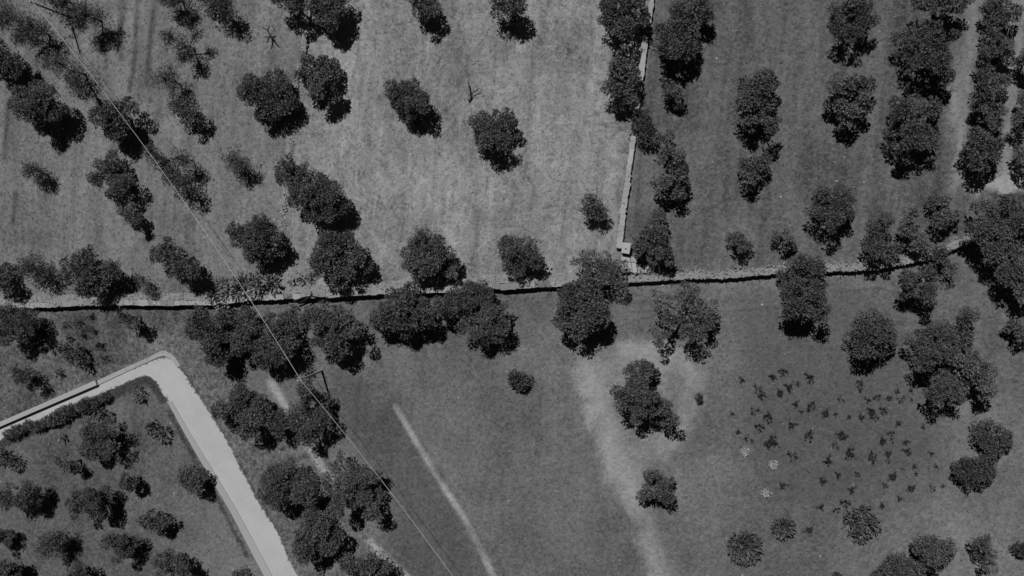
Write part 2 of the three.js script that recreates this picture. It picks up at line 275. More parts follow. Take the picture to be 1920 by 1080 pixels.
function cappedWall(trackPts, opt, label, group) {
  R = mulberry(opt.seed); const tr = new Track(trackPts), w = thing('stone_wall', 0, 0, label, 'wall', group), h = opt.h, cw = opt.cap;
  const keep = (s) => !opt.gaps || !opt.gaps.some(([a, b]) => s > a && s < b);
  for (const [a, b] of opt.runs ?? [[0, tr.len]]) mesh('core', flat(strip(tr, a, b, 0.04, cw - 0.04, h - 0.13, h - 0.13, 0.6, 0.2, 0.06)), M.stone, w);
  for (let s = 0; s < tr.len - 0.4;) { const L = Math.min(rr(0.8, 2.4), tr.len - s); if (keep(s + L / 2) && R() > (opt.pale ? 0.01 : 0.06)) mesh('slab', flat(strip(tr, s + 0.012, s + L - 0.012, rr(-0.1, 0.1), cw + rr(-0.12, 0.1), h + rr(-0.05, 0.03), h + rr(-0.06, 0.03), 0.4, 1, 0.11, new MB(), h - 0.125)), slabMats[opt.pale ? 2 + ((R() * 3) | 0) : (R() * 4) | 0], w); s += L; }
  const mb = new MB();
  if (opt.bank) {                                       // rubble heaped behind the wall
    const end = opt.bankEnd ?? tr.len;
    mesh('bank', flat(strip(tr, 0, end, cw - 0.02, cw + opt.bank, h - 0.18, 0.25, 0.5, 0.24, 0.22)), M.stone, w);
    for (let k = 0; k < end * opt.bank * 9; k++) { const s = R() * end, o = Math.pow(R(), 0.85) * opt.bank, p = tr.at(s, cw + o + 0.05), z = rr(0.08, 0.2); stone(mb, p.x, (h - 0.18) + (0.25 - h + 0.18) * o / opt.bank + z * 0.1, p.z, z, rr(0.18, 0.38)); }
  }
  for (let k = 0; k < tr.len * 5; k++) { const p = tr.at(R() * tr.len, R() < 0.5 ? -0.02 : cw + 0.02), z = rr(0.07, 0.15); stone(mb, p.x, rr(0.05, h - 0.16), p.z, z, rr(0.16, 0.33)); }
  for (let k = 0; k < tr.len * (opt.pale ? 0.7 : 2.4); k++) { const s = R() * tr.len; if (!keep(s)) continue; const p = tr.at(s, rr(0.05, cw)), z = rr(0.06, 0.17); stone(mb, p.x, h + z * 0.15, p.z, z, rr(0.2, 0.4)); }
  if (opt.gaps) for (const [a, b] of opt.gaps) for (let k = 0; k < (b - a) * 22; k++) { const p = tr.at(rr(a, b), rr(-0.25, cw + 0.25)); stone(mb, p.x, rr(0.05, 0.4), p.z, rr(0.08, 0.22), rr(0.22, 0.38)); }
  stuff(mesh('rubble', flat(mb), M.stone, w)); return w;
}
const wallPts = (s, y) => { const q = path(s, y); q.forEach((p) => { p.y = 0; }); return q; };
cappedWall(wallPts(L1W, 1.25), { seed: 11, h: 1.25, cap: 0.8, bank: 1.05 }, 'long pale slab-capped stone wall with rubble bank behind, crossing the left half', 'stone walls');
{ // rough eastern length of the long wall
  R = mulberry(12); const tr = new Track(wallPts(L1E, 1.1)), w = thing('stone_wall', 0, 0, 'rough rubble-topped stone wall with jagged shadow, running right from the concrete platform', 'wall', 'stone walls');
  mesh('core', flat(strip(tr, 0.05, tr.len, 0.05, 0.95, 1.0, 0.9, 0.45, 0.27, 0.3)), M.stone, w);
  const mb = new MB(); for (let k = 0; k < tr.len * 13; k++) { const o = R(), p = tr.at(R() * tr.len, o * 1.15 - 0.05), z = rr(0.06, 0.22); stone(mb, p.x, rr(0.86, 1.02), p.z, z, rr(0.2, 0.36)); }
  for (let k = 0; k < tr.len * 8; k++) { const p = tr.at(R() * tr.len, R() < 0.5 ? rr(-0.05, 0.05) : rr(0.92, 1.5)), z = rr(0.08, 0.2); stone(mb, p.x, rr(0.05, 0.8), p.z, z, rr(0.18, 0.34)); }
  stuff(mesh('rubble', flat(mb), M.stone, w));
}
{ // upright wall between the hay field and the ploughed field; walked upward so that its left side is the hay field
  const pts = wallPts('1165,466 1171,420 1177,367 1180,353 1190,270 1196,235 1200,200 1206,150 1215,80 1220,45 1227,0 1249,-190', 0.75);
  const tr = new Track(pts), near = (px, py) => { const q = at(px, py, 0.75); let b = 0, bd = 1e9; for (let s = 0; s < tr.len; s += 0.2) { const d = tr.at(s, 0.3, 0.75).distanceTo(q); if (d < bd) { bd = d; b = s; } } return b; };
  const g1 = [near(1189, 258), near(1197, 212)], g2 = [near(1214, 68), near(1219, 45)];
  cappedWall(pts, { seed: 13, h: 0.75, cap: 0.78, pale: true, gaps: [g1, g2], runs: [[0, g1[0]], [g1[1], g2[0]], [g2[1], tr.len]] }, 'narrow pale capped wall between the hay field and the darker ploughed field', 'stone walls');
}
{ // ruined line of stones
  R = mulberry(14); const tr = new Track(path('586,-40 582,18 577,60 572,100 562,150 553,210 548,260 536,380 528,440')), w = thing('ruined_wall', 0, 0, 'tumbled low line of loose stones on the left edge of the hay field', 'wall', 'stone walls'), mb = new MB();
  for (let k = 0; k < tr.len * 16; k++) { const s = R() * tr.len, big = s < tr.len * 0.38 ? 1 : 0.62, p = tr.at(s, gauss() * 0.45); stone(mb, p.x, rr(0, 0.3 * big), p.z, rr(0.1, 0.27) * big, rr(0.2, 0.36)); }
  for (const [a, b] of [[0.06, 0.15], [0.2, 0.28]]) strip(tr, a * tr.len, b * tr.len, -0.25, 0.25, 0.55, 0.5, 0.4, 0.25, 0.2, mb);
  stuff(mesh('rubble', flat(mb), M.stone, w));
}
function bar(name, outer, inner, h, g, label, group) {  // a low concrete wall between two edges
  const o = path(outer, h), i = path(inner, h), mb = new MB(), n = o.length; let prev;
  for (let k = 0; k < n; k++) {
    const c = g * (0.94 + 0.12 * R()), q = [mb.v(o[k].x, -0.02, o[k].z, c), mb.v(o[k].x, h, o[k].z, c), mb.v(i[k].x, h, i[k].z, c), mb.v(i[k].x, -0.02, i[k].z, c)];
    if (prev) for (let j = 0; j < 4; j++) { const e = (j + 1) % 4; mb.i.push(prev[j], q[j], prev[e], prev[e], q[j], q[e]); }
    if (k === 0 || k === n - 1) mb.i.push(q[0], q[1], q[2], q[0], q[2], q[3]);
    prev = q;
  }
  const w = mesh(name, flat(mb), M.stone); return tag(w, label, 'wall', group);
}
bar('road_wall', '-150,858 -70,823 0,791 60,765 122,738 178,713', '-150,867 -70,832 0,800 60,774 125,746 181,722', 0.6, 0.42, 'pale concrete roadside wall casting a black shadow on the road', 'roadside walls');
bar('road_kerb', '181,714 240,687 280,669 297,660 308,657 319,662 328,670 338,685', '184,722 241,695 281,677 298,669 308,667 316,671 324,678 332,690', 0.14, 0.4, 'low pale kerb curving round the outside of the road bend', 'roadside walls');
bar('road_kerb', '313,752 335,793 363,843 395,897 433,962 480,1052 540,1165', '322,752 347,797 372,838 405,892 443,955 490,1042 552,1158', 0.12, 0.4, 'low grey kerb along the inner edge of the downhill road', 'roadside walls');

// ------------------------------------------------------------------ concrete cistern beside the walls
function slabPoly(name, s, y0, y1, g, parent, m) {
  const q = path(s, y1), mb = new MB(), n = q.length, b = q.map((p) => mb.v(p.x, y0, p.z, g)), t = q.map((p) => mb.v(p.x, y1, p.z, g));
  for (let j = 0; j < n; j++) { const e = (j + 1) % n; mb.i.push(b[j], b[e], t[j], b[e], t[e], t[j]); }
  for (let j = 1; j < n - 1; j++) { mb.i.push(t[0], t[j], t[j + 1]); mb.i.push(b[0], b[j + 1], b[j]); }
  return mesh(name, flat(mb), m ?? M.stone, parent);
}
{
  const c = thing('water_tank', 0, 0, 'small pale square concrete tank with dark hole at the wall corner', 'tank');
  slabPoly('body', '1167,455.5 1182.6,456.6 1179.2,475 1165.4,472.8', 0, 1.15, 0.4, c); slabPoly('lid', '1167,454.4 1183.5,455.7 1179.9,476.4 1164.9,473.8', 1.15, 1.3, 0.46, c);
  const p = at(1173.3, 466.5, 1.3), hatch = mesh('hatch', new THREE.CylinderGeometry(0.12, 0.12, 0.05, 12), mat(0.04), c); hatch.position.set(p.x, 1.32, p.z);
  const d = thing('concrete_platform', 0, 0, 'stepped pale concrete platform of slabs between the square tank and the wall', 'platform');
  slabPoly('slab', '1165.4,478.4 1181.4,480.3 1181.4,491 1164.7,489.4', 0, 0.45, 0.42, d); slabPoly('slab', '1164.7,491.6 1183.3,492.2 1185.4,510 1164.7,511.2', 0, 0.68, 0.42, d);
  slabPoly('slab', '1184.3,492 1192.4,494 1194.8,510.6 1186.2,511.3', 0, 0.75, 0.46, d); slabPoly('step', '1182.2,480.6 1187,481.2 1188.6,491 1182.4,491', 0, 0.28, 0.36, d);
  R = mulberry(21); const mb = new MB(); stone(mb, 0, 0.3, 0, 0.42, 0.45); const b = at(1191, 487), s = mesh('boulder', flat(mb), M.stone); s.position.set(b.x, 0, b.z); tag(s, 'rounded pale boulder beside the concrete platform', 'boulder');
  const h = new MB(); for (let k = 0; k < 40; k++) { const q = at(rr(1196, 1216), rr(496, 512)); stone(h, q.x, rr(0.02, 0.25), q.z, rr(0.1, 0.28), rr(0.26, 0.42)); }
  const pile = mesh('stone_pile', flat(h), M.stone); tag(pile, 'heap of loose pale stones right of the concrete platform', 'stones');
  const w = new MB(), a0 = at(1238.5, 512), a1 = at(1231, 485, 2.4); w.tube([V(0, 0, 0), a1.clone().sub(a0).multiplyScalar(0.5), a1.clone().sub(a0)], [0.13, 0.11, 0.08], 7, 0.4); const pl = mesh('leaning_post', w.geo(), M.bark); pl.position.copy(a0); tag(pl, 'pale bare pole leaning in the olive tree right of the platform', 'post');
}

// ------------------------------------------------------------------ power line
const POLES = [];
function pole(base, h, g, label) {
  const o = thing('utility_pole', base.x, base.z, label, 'pole', 'utility poles'), mb = new MB(); R = mulberry(31);
  const shaft = new THREE.CylinderGeometry(0.11, 0.19, h, 14, 4); shaft.translate(0, h / 2, 0); mesh('shaft', shaft, mat(g), o);
  const bracket = new THREE.BoxGeometry(0.5, 0.1, 0.1); bracket.translate(0.18, h - 0.55, 0); mesh('bracket', bracket, mat(0.12), o);
  const ins = new THREE.CylinderGeometry(0.07, 0.09, 0.22, 10); ins.translate(0.36, h - 0.42, 0); mesh('insulator', ins, mat(0.7, { roughness: 0.4 }), o);
  const cap = new THREE.SphereGeometry(0.13, 10, 8); cap.scale(1, 0.6, 1); cap.translate(0, h, 0); mesh('cap', cap, mat(0.6), o);
  POLES.push(V(base.x + 0.36, h - 0.3, base.z));
}
const pb1 = at(130, 32), pb2 = at(603.6, 694.8);
pole(pb1, 8.5, 0.16, 'dark utility pole with pale cap in the upper left corner');
pole(pb2, 9.0, 0.32, 'pale concrete utility pole beside the olive trees below the wall');
function cable(a, b, sag, label) {
  const pts = []; for (let k = 0; k <= 40; k++) { const t = k / 40, p = a.clone().lerp(b, t); p.y -= sag * 4 * t * (1 - t); pts.push(p); }
  tag(mesh('power_cable', new THREE.TubeGeometry(new THREE.CatmullRomCurve3(pts), 80, 0.032, 6), mat(0.55, { roughness: 0.6 })), label, 'cable', 'power cables');
}
cable(POLES[0], POLES[1], 2.7, 'thin pale cable from the corner pole down to the pale pole');
{ const far = at(1070, 1330); far.y = 8.4; cable(POLES[1], far, 2.5, 'thin pale cable from the pale pole to the bottom edge'); const up = at(20, -330); up.y = 8.2; cable(POLES[0], up, 2, 'short end of cable leaving the corner pole at the top edge'); }

// ------------------------------------------------------------------ trees
let triangles = 0;
function dirUp(lo) { for (;;) { const d = V(gauss(), gauss(), gauss()); if (d.lengthSq() > 0.02) { d.normalize(); if (d.y > lo) return d; } } }
function clump(mb, c, r, n, L, W, g, out) {
  for (let k = 0; k < n; k++) {
    const d = dirUp(-0.6), q = r * Math.pow(R(), 0.27), p = V(c.x + d.x * q, c.y + d.y * q * 0.85, c.z + d.z * q);
    const nrm = V(d.x * 0.8 + out.x * 0.8 + gauss() * 0.6, d.y * 0.8 + out.y * 0.8 + 0.15 + gauss() * 0.6, d.z * 0.8 + out.z * 0.8 + gauss() * 0.6);
    const a = d.addScaledVector(out, 0.7); a.x += gauss() * 0.9; a.y += gauss() * 0.7; a.z += gauss() * 0.9; a.normalize();
    const s = nrm.cross(a);  if (s.lengthSq() < 1e-4) continue; s.normalize();
    mb.leaf(p, a, s, L * rr(0.7, 1.3), W * rr(0.7, 1.3), g * rr(0.72, 1.28));
  }
}
function tree(spec, seed) {
  const [kind, label, lobeText, o = {}] = spec; R = mulberry(1000 + seed * 17); const bark = BARK * (o.bark ?? 1);
  const lb = lobeText.trim().split(/\s+/).map((s) => s.split(',').map(Number));
  const wsum = lb.reduce((s, l) => s + l[2] * l[2], 0), cx = lb.reduce((s, l) => s + l[0] * l[2] * l[2], 0) / wsum, cy = lb.reduce((s, l) => s + l[1] * l[2] * l[2], 0) / wsum;
  const k = mpp(cx, cy), span = Math.max(...lb.map((l) => Math.hypot(l[0] - cx, l[1] - cy) + l[2])) * k;
  const K = { olive: { den: 1.05, low: 1.5, rise: 0.52, L: 0.29, W: 0.135, g: 0.12, name: 'olive_tree' }, sparse: { den: 0.6, low: 1.7, rise: 0.45, L: 0.34, W: 0.11, g: 0.095, name: 'olive_tree' }, bush: { den: 1.3, low: 0.3, rise: 0.42, L: 0.22, W: 0.13, g: 0.082, name: 'shrub' }, hedge: { den: 1.1, low: 0.3, rise: 0.4, L: 0.3, W: 0.09, g: 0.125, name: 'shrub' }, leafy: { den: 1.1, low: 0.5, rise: 0.45, L: 0.36, W: 0.2, g: 0.09, name: 'shrub' } }[kind];
  const den = (o.den ?? 1) * K.den, hc = o.h ? (kind === 'olive' ? 0.6 + o.h * 0.8 : o.h) : Math.min(4.2, K.low + K.rise * span), ls = rr(0.85, 1.3), g0 = K.g * (o.g ?? 1) * rr(0.85, 1.15);
  const base = at(cx, cy, hc); base.y = 0;
  const t = thing(K.name, base.x, base.z, label, kind === 'olive' || kind === 'sparse' ? 'tree' : 'shrub', kind === 'olive' || kind === 'sparse' ? 'olive trees of the grove' : 'rounded shrubs');
  const leaves = new MB(), wood = new MB(), fork = V(rr(-0.2, 0.2), Math.min(1.3, hc * 0.36), rr(-0.2, 0.2)), tr = (0.13 + 0.035 * span) * (kind === 'sparse' ? 0.62 : 1);
  if (kind !== 'bush') wood.tube([V(0, -0.05, 0), V(fork.x * 0.4 + 0.05, fork.y * 0.5, fork.z * 0.4), fork], [tr * 1.5, tr * 1.05, tr], 8, bark);
  else wood.tube([V(0, -0.05, 0), V(0, hc, 0)], [tr, tr * 0.4], 6, bark);
  const boughs = [];
  for (const [lx, ly, lr0] of lb) {
    const lr = lr0 * (kind === 'sparse' ? 1.22 : 1.08), r = lr * k, off = Math.hypot(lx - cx, ly - cy) * k, h = Math.max(r * 0.55 + 0.25, hc + (R() - 0.45) * 1.5 * (kind === 'bush' || kind === 'hedge' ? 0.2 : 1) - 0.1 * off), c = at(lx, ly, h).sub(base);
    const mid = fork.clone().lerp(c, 0.55).add(V(gauss() * 0.3, 0.15, gauss() * 0.3));
    wood.tube([fork, mid, c], [tr * 0.62, tr * 0.45, tr * 0.22], 6, bark);
    const out = V(), dense = kind !== 'sparse';
    const twig = (p) => wood.tube([mid.clone().lerp(c, rr(0, 1)), c.clone().lerp(p, 0.5).add(V(gauss() * 0.25, 0.1, gauss() * 0.25)), p], kind === 'sparse' ? [0.09, 0.065, 0.03] : [tr * 0.2, 0.045, 0.02], 4, bark);
    const masses = [];                                  // rounded masses of foliage on each limb
    if (kind === 'olive' && r > 1.15) {
      const m = r > 1.8 ? 4 : 3, a0 = rr(0, 6.28);
      for (let q = 0; q < m; q++) { const a = a0 + q / m * 6.283 + gauss() * 0.35, e = r * rr(0.36, 0.64), rs = Math.max(0.5, (r * 1.04 - e) * rr(0.72, 1.05)); masses.push([V(c.x + Math.cos(a) * e, Math.max(rs * 0.7, c.y + gauss() * 1.15), c.z + Math.sin(a) * e), rs]); }
      if (R() < 0.65) masses.push([V(c.x + gauss() * 0.3, c.y + r * rr(0.15, 0.4), c.z + gauss() * 0.3), r * rr(0.38, 0.52)]);
    } else masses.push([c, r]);
    for (const [mc, mr] of masses) {
      const n = Math.round(den * (kind === 'bush' ? 9 : kind === 'sparse' ? 19 : kind === 'olive' ? 13.5 : 5) * mr * mr) + (mr < 1.5 ? 5 : 3), tone = rr(0.82, 1.18);
      for (let q = 0, tries = 0; q < n; q++) {
        const d = dirUp(-0.45), cr = (kind === 'bush' ? rr(0.3, 0.45) : kind === 'olive' ? rr(0.24, 0.46) : dense ? rr(0.3, 0.8) : rr(0.3, 0.65)) * (mr < 1.0 ? 0.8 : 1);   // a bough of leaves
        const rad = Math.max(0.1, mr - cr * 0.7) * (kind === 'hedge' ? rr(0.4, 1) : R() < 0.2 ? rr(1.02, 1.3) : kind === 'sparse' ? rr(0.3, 1) : rr(0.74, 1.04));
        const p = V(mc.x + d.x * rad, Math.max(0.25, mc.y + d.y * rad * 0.85), mc.z + d.z * rad); out.copy(d);
        if (kind === 'olive' && d.y > 0 && tries < n * 3 && boughs.some(([b, br]) => b.distanceToSquared(p) < (0.6 * (br + cr)) ** 2)) { tries++; q--; continue; }
        boughs.push([p.clone(), cr]);
        clump(leaves, p, cr, Math.round((kind === 'sparse' ? 85 : kind === 'leafy' ? 120 : kind === 'bush' ? 330 : 255) / ls * cr * cr), K.L * ls, K.W * ls, g0 * tone * rr(0.78, 1.22), out);
        if (kind === 'sparse' ? R() < 0.4 : R() < 0.05) twig(p);
      }
      if (dense && kind !== 'bush') for (let q = 0; q < mr * mr * 2.8 * den; q++) { const d = dirUp(-0.9), p = mc.clone().addScaledVector(d, mr * 0.6 * Math.cbrt(R())); p.y = Math.max(0.3, p.y - 0.25); out.copy(d); clump(leaves, p, 0.5, 11, 0.5, 0.3, g0 * 0.9, out); }
    }
  }
  mesh('trunk', wood.geo(), M.bark, t); mesh('crown', leaves.geo(), M.leaf, t);
  triangles += (wood.i.length + leaves.i.length) / 3;
}
const TREES = [
  // upper left, beside the corner pole
  ['olive', 'dark olive tree cut by the left edge, above the large olive with a black shadow', '-2,112,30 20,126,22'],
  ['sparse', 'thin leafless-looking olive in the top left corner, left of the corner pole', '6,22,20 26,34,14 10,44,12', { den: 0.7 }],
  ['sparse', 'bare-limbed olive cut by the top edge right of the corner pole', '108,-8,22 122,6,14'],
  ['sparse', 'thin olive right of the corner pole, its branchy shadow by the wheel ruts', '160,24,22 182,32,18 150,40,14', { den: 0.8 }],
  ['sparse', 'thin grey olive just below the corner pole cap, left of the cable', '58,52,22 80,58,18 50,70,12', { den: 0.6 }],
  ['sparse', 'thin olive under the upper cable, above the dense olive beside the cable', '112,118,20 140,132,18 150,156,14', { den: 0.75 }],
  ['olive', 'large dense olive at upper left with a black three-lobed shadow', '45,190,27 76,184,28 70,212,26 98,204,20', { h: 4.6 }],
  ['olive', 'dense olive crossed by the upper cable, below a thin olive', '205,212,24 232,208,22 215,238,22', { den: 0.8, h: 4 }],
  ['sparse', 'bare-branched olive cut by the top edge, first right of the wheel ruts', '318,-10,22 336,4,14'],
  ['sparse', 'feathery thin olive cut by the top edge, second right of the wheel ruts', '393,-2,20 414,8,18 424,20,12'],
  ['sparse', 'thin olive with curling leafy shadow, below the bare olive at the top edge', '320,72,15 346,90,15 368,66,10 356,104,10', { den: 0.9 }],
  ['sparse', 'faint thin olive right of the ruts, above a bushier olive', '308,150,22 326,140,14 330,166,14', { den: 0.55 }],
  ['olive', 'thin olive with a dark rounded shadow at its lower right, right of the cable', '336,200,20 358,212,20', { den: 0.6, h: 4 }],
  ['sparse', 'small airy olive alone between the cable and the ruined stone line', '438,296,15 458,306,14 448,318,11', { den: 1.1, h: 2 }],
  ['sparse', 'small ragged olive alone near the left edge of the upper field', '58,320,13 76,330,12', { den: 1.1 }],
  ['olive', 'olive left of the cable, with a smaller olive at its foot', '206,310,22 186,334,17 224,340,22', { den: 0.85, h: 3.6 }],
  ['sparse', 'small dark-branched olive right on the cable, upper left field', '284,286,12 296,300,12', { den: 1.2 }],
  ['sparse', 'small olive just right of the cable with clumped shadow', '336,296,14 356,304,12', { den: 0.9 }],
  ['sparse', 'thin grey olive on the cable, just below a small clumped olive', '326,332,18 346,348,18', { den: 0.8 }],
  ['olive', 'small olive joined to the foot of the olive left of the cable', '238,400,15 252,412,14', { den: 0.8, h: 3 }],
  ['olive', 'ragged olive above the wall, left of the prickly pear thicket', '318,474,24 344,505,24 294,478,13 362,508,17', { den: 0.7 }],
  ['olive', 'wide dark olive leaning over the capped wall near the left edge', '128,508,24 165,494,27 168,530,27 204,514,22', { den: 0.9 }],
  ['sparse', 'thin olive with bare branches left of the wide dark olive on the wall', '58,502,20 80,514,16'],
  ['olive', 'dark olive cut by the left edge just above the wall', '-4,514,24 8,534,16'],
  ['sparse', 'spindly little olive leaning on the wall, right of the wide dark olive', '268,528,10 282,546,10', { h: 2 }],
  ['olive', 'dense olive just above the prickly pear thicket', '456,440,27 492,432,28 478,466,28 516,456,22', { h: 3.6 }],
  ['olive', 'broad many-lobed olive right of the foot of the ruined stone line', '543,322,27 574,340,30 604,362,29 556,368,25 622,388,24 590,390,24'],
  ['olive', 'olive with lobed crown overhanging the wall, below the broad many-lobed olive', '625,464,28 654,456,22 606,490,25 640,512,28 670,490,24'],
  ['olive', 'rounded olive standing over the wall at the bottom of the hay field, left of two', '800,460,28 774,470,22 826,470,24 800,506,28 836,500,22 770,492,16'],
  ['olive', 'smaller round olive above the wall at the bottom of the hay field, right of two', '955,464,22 985,470,24 964,494,24 1000,486,18'],
  // below the wall
  ['olive', 'dark olive below the wall at the left edge, beside the prickly pear patch', '18,600,24 48,602,22 30,630,24', { den: 0.8, h: 4 }],
  ['olive', 'small olive just below the wall among the weeds', '236,594,13 250,604,11', { den: 0.8, h: 3 }],
  ['olive', 'small olive near the left edge above the roadside wall', '34,700,15 50,708,13', { den: 0.7 }],
  ['olive', 'leftmost of the clustered olives above the road bend', '374,604,26 402,634,28 422,604,20 412,664,20'],
  ['olive', 'middle of the clustered olives above the road bend, under the prickly pear', '456,602,22 450,640,24 470,620,18', { h: 4.4 }],
  ['olive', 'rightmost of the clustered olives, crossed by the cable above the pale pole', '506,616,26 536,608,25 498,664,28 528,648,26'],
  ['olive', 'olive with bare limbs showing, upper right of the pale pole', '600,590,26 574,602,15 634,598,24 626,640,28 656,618,22 598,640,14'],
  ['olive', 'rounded olive below the wall with a two-pronged black shadow', '735,570,26 764,560,28 720,600,22 755,606,27 790,590,27'],
  ['olive', 'olive touching the wall, upper left of a pair with overlapping crowns', '840,572,24 868,556,27 900,550,22'],
  ['olive', 'olive below right of its overlapping partner at the wall, with deep shadow', '880,606,24 914,598,27 936,586,18 900,630,20 930,616,24'],
  ['leafy', 'small coarse-leaved bush alone in the field below the paired olives', '968,708,12 980,714,13 972,722,10', { h: 0.9 }],
  ['olive', 'round-lobed dark olive below the wall, upper left of the dirt loop', '1075,556,27 1106,546,26 1060,580,20 1090,602,30 1118,592,25 1052,606,14'],
  ['olive', 'wispy olive draped over the wall left of the concrete platform', '1090,488,17 1120,490,25 1150,502,21 1134,520,18 1162,534,13', { den: 0.4, h: 3.4 }],
  ['olive', 'wide thin-crowned olive with bare grey limbs, directly above the dirt loop', '1238,562,22 1286,556,27 1322,580,24 1258,600,22 1302,616,25 1238,628,20 1332,602,16', { den: 0.36, bark: 3.2 }],
  // hay field
  ['olive', 'dark olive at the top edge, left of the head of the ruined stone line', '532,-8,22 556,4,20', { h: 3.6 }],
  ['olive', 'dark olive at the top edge, right of the head of the ruined stone line', '600,8,24 628,2,28 622,34,22', { h: 3.6 }],
  ['olive', 'dense dark olive touching the right side of the ruined stone line', '590,126,26 612,130,23 578,150,18 606,160,26', { h: 3.2 }],
  ['olive', 'broad olive touching the left side of the ruined stone line', '510,160,29 476,165,24 498,196,28 532,188,24', { h: 4 }],
  ['olive', 'compact dark olive alone in the middle of the hay field', '744,168,22 770,174,24 788,192,22 752,194,19 772,210,22', { h: 2.8 }],
  ['olive', 'lone olive with notched top, lower right in the hay field', '904,232,25 946,224,22 926,256,27 956,250,20 902,266,14', { h: 3.2 }],
  ['olive', 'olive cut by the top edge above the middle of the hay field', '788,8,22 806,18,20', { h: 3.4 }],
  ['olive', 'ragged olive with a dark trunk shadow, cut by the hay field top edge', '936,14,20 962,8,22 966,30,18', { den: 0.75 }],
  ['olive', 'large olive against the upright wall at the top edge', '1150,14,28 1186,8,28 1166,46,27 1200,34,16 1140,36,14', { den: 0.9, h: 3.8 }],
  ['olive', 'compact oval olive just left of the upright wall', '1165,136,26 1186,150,20 1148,160,20 1168,182,25', { h: 2.8 }],
  ['leafy', 'coarse-leaved shrub straddling the broken gap of the upright wall', '1204,228,20 1214,252,18', { h: 1.6 }],
  ['sparse', 'thin little olive with bare twigs at the lower right of the hay field', '1110,376,17 1126,398,14 1104,394,11', { den: 1.1 }],
  // between the upright wall and the ploughed field
  ['olive', 'olive at the top edge right of the upright wall, topmost of the row', '1280,12,25 1310,8,25 1322,24,14'],
  ['olive', 'airy grey olive with a U-shaped shadow, second in the row right of the wall', '1250,64,25 1286,60,25 1270,92,26 1242,92,15 1292,88,18', { den: 0.85, h: 4.6 }],
  ['olive', 'small olive at the foot of the U-shaped shadow right of the wall', '1256,166,17 1268,184,15'],
  ['olive', 'olive right of the broken wall gap, joined to another below', '1250,262,20 1254,292,24 1272,300,16', { den: 0.75 }],
  ['olive', 'olive joined below another, midway down the row right of the wall', '1270,328,22 1240,346,20 1264,358,20', { den: 0.8 }],
  ['olive', 'small upright olive at the top of the crown beside the water tank', '1234,406,13 1240,418,11'],
  ['olive', 'olive with pale stems just right of the concrete platform', '1226,440,24 1202,456,17 1236,472,24 1250,484,14'],
  ['olive', 'tall narrow olive at the left side of the ploughed field', '1410,166,27 1436,156,24 1396,196,21 1426,202,28 1408,226,20 1444,232,17'],
  ['olive', 'smaller olive directly below the tall narrow olive in the ploughed field', '1400,310,20 1426,304,19 1410,334,21', { den: 0.9 }],
  ['olive', 'small heart-shaped olive in the ploughed field above the rough wall', '1376,448,15 1394,460,16', { h: 2.4 }],
  ['olive', 'small dark olive touching the top of the tall olive across the rough wall', '1464,446,17 1478,456,15', { h: 2.2 }],
  ['olive', 'olive with pale lower trunk in the ploughed field, above the rough wall bend', '1546,370,24 1572,370,23 1530,394,17 1566,402,25 1586,394,16 1556,418,18'],
  ['olive', 'ragged olive with drooping crown at the top edge of the ploughed field', '1580,20,24 1612,10,26 1626,40,20 1576,54,18 1600,54,24'],
  ['olive', 'rounded three-lobed olive below the ragged top-edge olive, ploughed field', '1580,162,27 1610,164,25 1566,190,20 1590,202,24 1620,196,18'],
  ['olive', 'black-shadowed olive cut by the top edge, left of the pale dirt strip', '1738,8,24 1770,-2,28 1800,4,20'],
  ['olive', 'broad olive with ring-shaped shadow left of the pale dirt strip', '1700,72,24 1740,62,27 1770,76,24 1722,106,26 1760,112,26 1774,140,15'],
  ['olive', 'largest olive beside the pale dirt strip, below the ring-shaped one', '1690,204,24 1722,200,24 1750,202,18 1680,240,24 1720,248,29 1746,262,20 1690,276,20'],
  ['olive', 'topmost olive in the row between the two pale dirt strips', '1870,8,27 1898,26,18 1862,46,20'],
  ['olive', 'second olive from the top in the row between the pale strips', '1864,78,26 1886,90,22 1850,104,17'],
  ['olive', 'third olive from the top in the row between the pale strips', '1850,142,25 1876,156,23 1842,172,18'],
  ['olive', 'fourth olive from the top in the row between the pale strips', '1844,206,24 1866,220,21'],
  ['olive', 'lowest olive in the row between the pale strips, above the pale bare patch', '1834,262,25 1856,280,23 1824,288,17 1840,308,23'],
  ['olive', 'upper olive cut by the right edge, beyond the second pale strip', '1922,112,20'],
  ['olive', 'middle olive cut by the right edge, beyond the second pale strip', '1924,190,24 1914,222,14'],
  ['olive', 'lower olive cut by the right edge, above the pale bare patch', '1916,292,20 1924,316,14'],
  // right, along the rough wall
  ['olive', 'tall olive spanning the rough wall from above, upper of a merged pair', '1500,498,26 1526,504,24 1476,520,22 1490,540,22'],
  ['olive', 'olive merged below the tall one on the rough wall, with long black shadow', '1530,550,22 1500,578,28 1532,586,22 1478,590,17', { h: 4.2 }],
  ['olive', 'shaggy olive hanging over the rough wall bend, left of two', '1640,430,20 1658,414,13 1638,466,22 1668,472,23', { den: 0.85 }],
  ['olive', 'shaggy olive with a peaked top over the rough wall bend, right of two', '1708,398,11 1704,428,19 1724,460,18', { den: 0.85 }],
  ['olive', 'oval olive left of the huge dark tree at the right edge', '1764,384,20 1780,404,20 1762,416,14'],
  ['sparse', 'thin wispy olive covering the rough wall end', '1764,478,17 1782,504,11', { den: 1.2 }],
  ['olive', 'huge dark-crowned tree at the right edge of the rough wall', '1850,394,24 1890,384,25 1838,430,27 1880,430,29 1918,412,26 1862,466,24', { h: 4.6 }],
  ['olive', 'dark tree on the right edge merged below the huge dark-crowned tree', '1902,472,24 1900,510,26 1918,540,20', { h: 4.6 }],
  ['olive', 'round olive just below the rough wall bend', '1706,526,19 1736,516,21 1702,550,17 1736,550,24'],
